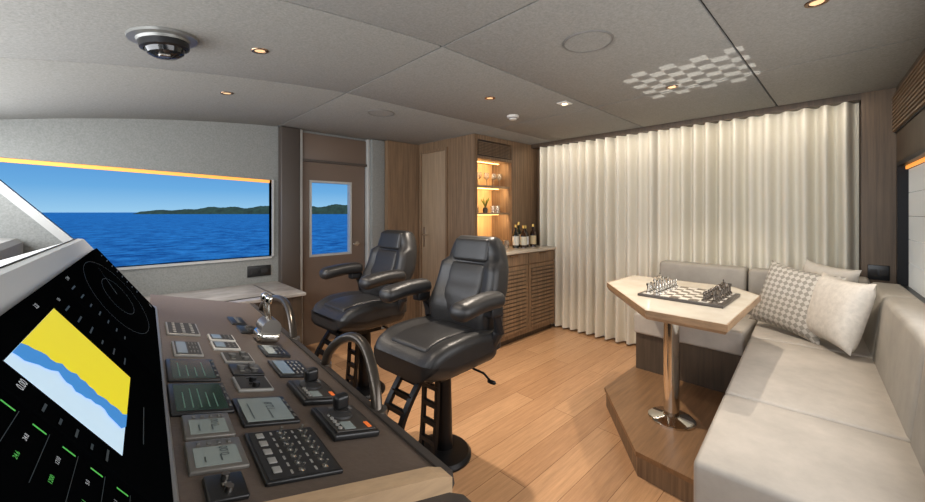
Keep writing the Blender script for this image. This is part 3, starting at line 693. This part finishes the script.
MB().lathe([(.001,-.022),(.088,-.022),(.092,-.012),(.118,-.010),(.12,0),(.001,0)],n=40).build('mounting_ring',M('camera_grey',(120,120,116),.35,metal=.4),parent=r)
MB().lathe([(.086,-.022),(.084,-.045),(.072,-.05),(.07,-.024)],n=40).build('black_collar',blk,parent=r)
MB().lathe([(.070,-.046),(.062,-.066),(.04,-.080),(.001,-.088)],n=40).build('dome',M('dome_smoke',(24,26,28),.08),parent=r)
MB().rbox(.04,.03,.016,.007,mat=T((-.01,-.03,-.080)),mid=2).build('camera_eye',steel,parent=r)
# ------------------------------------------------------------ outside
def seamat():
    m=bpy.data.materials.new('sea_water'); m.use_nodes=True; nt=m.node_tree; b=nt.nodes['Principled BSDF']
    tc=nt.nodes.new('ShaderNodeTexCoord'); no=nt.nodes.new('ShaderNodeTexNoise'); no.inputs['Scale'].default_value=.35; no.inputs['Detail'].default_value=12; no.inputs['Roughness'].default_value=.8
    nt.links.new(tc.outputs['Object'],no.inputs['Vector']); rp=nt.nodes.new('ShaderNodeValToRGB')
    rp.color_ramp.elements[0].position=.40; rp.color_ramp.elements[0].color=lin((6,76,138)); rp.color_ramp.elements[1].position=.62; rp.color_ramp.elements[1].color=lin((64,160,218))
    nt.links.new(no.outputs[0],rp.inputs[0]); nt.links.new(rp.outputs[0],b.inputs['Base Color']); b.inputs['Roughness'].default_value=.6
    b.inputs['Specular IOR Level'].default_value=.1
    bp=nt.nodes.new('ShaderNodeBump'); bp.inputs['Strength'].default_value=.5; bp.inputs['Distance'].default_value=1; nt.links.new(no.outputs[0],bp.inputs['Height']); nt.links.new(bp.outputs[0],b.inputs['Normal']); return m
sea=MB().add([(-6000,-6000,-4),(6000,-6000,-4),(6000,6000,-4),(-6000,6000,-4)],[(0,1,2,3)]).build('sea',seamat(),label='deep blue rippled open sea outside the windows',cat='sea',kind='stuff',smooth=False)
v=[];f=[];N=160
for i in range(N+1):
    a_=-.875+.64*i/N; t=i/N; dd=950
    x=dd*(.6927+.7212*a_); y=dd*(.7212-.6927*a_)
    hh=(2+22*min(1,t*1.6)**.6)*(.85+.12*math.sin(t*23)+.08*math.sin(t*61+1)+.06*random.random())
    if t<.03: hh*=t/.03
    v+=[(x,y,-4.2),(x*1.005,y*1.005,-4+hh*.6),(x*1.02,y*1.02,-3+hh),(x*1.1,y*1.1,-4.2)]
for i in range(N):
    for k in range(3): f.append((i*4+k,i*4+4+k,i*4+5+k,i*4+1+k))
MB().add(v,f).build('island',M('island_forest',(42,66,50),.9,var=.5,scale=.08,detail=8),label='low forested island on the sea horizon',cat='island')
wd=bpy.data.worlds.new('sky'); SC.world=wd; wd.use_nodes=True; nt=wd.node_tree; bg=nt.nodes['Background']
tc=nt.nodes.new('ShaderNodeTexCoord'); sp=nt.nodes.new('ShaderNodeSeparateXYZ'); rp=nt.nodes.new('ShaderNodeValToRGB'); nt.links.new(tc.outputs['Generated'],sp.inputs[0]); nt.links.new(sp.outputs['Z'],rp.inputs[0]); nt.links.new(rp.outputs[0],bg.inputs[0])
e=rp.color_ramp.elements; e[0].position=0; e[0].color=lin((160,208,238)); e[1].position=1; e[1].color=lin((30,90,175))
k=e.new(.05); k.color=lin((112,176,226)); k=e.new(.16); k.color=lin((56,130,208))
bg.inputs[1].default_value=1.0
def area(name,loc,rot,sx,sy,e,col=(1,1,1)):
    l=bpy.data.lights.new(name,'AREA'); l.shape='RECTANGLE'; l.size=sx; l.size_y=sy; l.energy=e; l.color=col
    o=bpy.data.objects.new(name,l); COL.objects.link(o); o.location=loc; o.rotation_euler=rot; return o
area('windshield_daylight',(-.79,1.7,1.5),(0,math.radians(-90),0),.65,4.0,84,(.97,.985,1))
area('side_window_fill',(1.5,-.31,1.3),(math.radians(90),0,math.radians(3.7)),2.2,.6,20,(.98,.98,1))  # added fill lamp in front of the blind, standing in for window daylight
area('curtain_wash_fill',(3.66,1.3,2.125),(0,math.radians(-15),0),.03,2.6,5,(1,.9,.78))  # added lamp to brighten the curtain, no LED is known here
for z in (1.89,1.59,1.29): area('niche_lamp',(3.145,2.80,z),(math.radians(62),0,0),.5,.02,2.2,(1,.74,.42))
s=bpy.data.lights.new('sun','SUN'); s.energy=3.0; s.angle=.01; s.color=(1,.95,.87); o=bpy.data.objects.new('sun',s); COL.objects.link(o); o.rotation_euler=(math.radians(45),math.radians(-20),0)
# light bounced off the polished chess board onto the ceiling
l=bpy.data.lights.new('added_glint_spot','SPOT'); l.energy=60; l.spot_size=math.radians(60); l.spot_blend=.3; l.shadow_soft_size=.002; l.color=(1,.96,.9)
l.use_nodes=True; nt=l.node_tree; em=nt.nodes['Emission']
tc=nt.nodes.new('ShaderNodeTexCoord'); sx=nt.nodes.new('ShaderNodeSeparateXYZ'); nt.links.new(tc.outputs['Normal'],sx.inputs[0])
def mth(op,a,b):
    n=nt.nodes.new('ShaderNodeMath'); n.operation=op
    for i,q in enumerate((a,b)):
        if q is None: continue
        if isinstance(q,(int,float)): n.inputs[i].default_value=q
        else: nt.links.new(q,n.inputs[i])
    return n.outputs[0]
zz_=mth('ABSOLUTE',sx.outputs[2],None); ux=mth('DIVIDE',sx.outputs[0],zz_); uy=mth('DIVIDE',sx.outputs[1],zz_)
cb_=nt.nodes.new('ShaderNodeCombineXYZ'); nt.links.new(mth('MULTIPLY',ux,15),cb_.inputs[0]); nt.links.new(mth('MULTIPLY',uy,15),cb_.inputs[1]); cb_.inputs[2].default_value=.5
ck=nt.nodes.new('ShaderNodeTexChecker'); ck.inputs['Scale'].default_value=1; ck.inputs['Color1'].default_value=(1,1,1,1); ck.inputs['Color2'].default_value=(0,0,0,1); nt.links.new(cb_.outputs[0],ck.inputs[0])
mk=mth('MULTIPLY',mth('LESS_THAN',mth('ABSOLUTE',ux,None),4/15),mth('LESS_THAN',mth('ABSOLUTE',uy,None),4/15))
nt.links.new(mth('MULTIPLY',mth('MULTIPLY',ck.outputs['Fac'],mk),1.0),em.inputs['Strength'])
o=bpy.data.objects.new('added_glint_spot',l); COL.objects.link(o); o.location=(2.60,.70,1.0); o.rotation_euler=(math.radians(180),0,0)
# ------------------------------------------------------------ camera
cd=bpy.data.cameras.new('camera'); cam=bpy.data.objects.new('camera',cd); COL.objects.link(cam)
cd.sensor_width=36; cd.lens=377/925*36; cd.shift_y=-39/925; cd.clip_start=.02; cd.clip_end=20000
cam.location=(0,0,1.35); cam.rotation_euler=(math.radians(90),0,math.radians(46.15-90))
SC.camera=cam
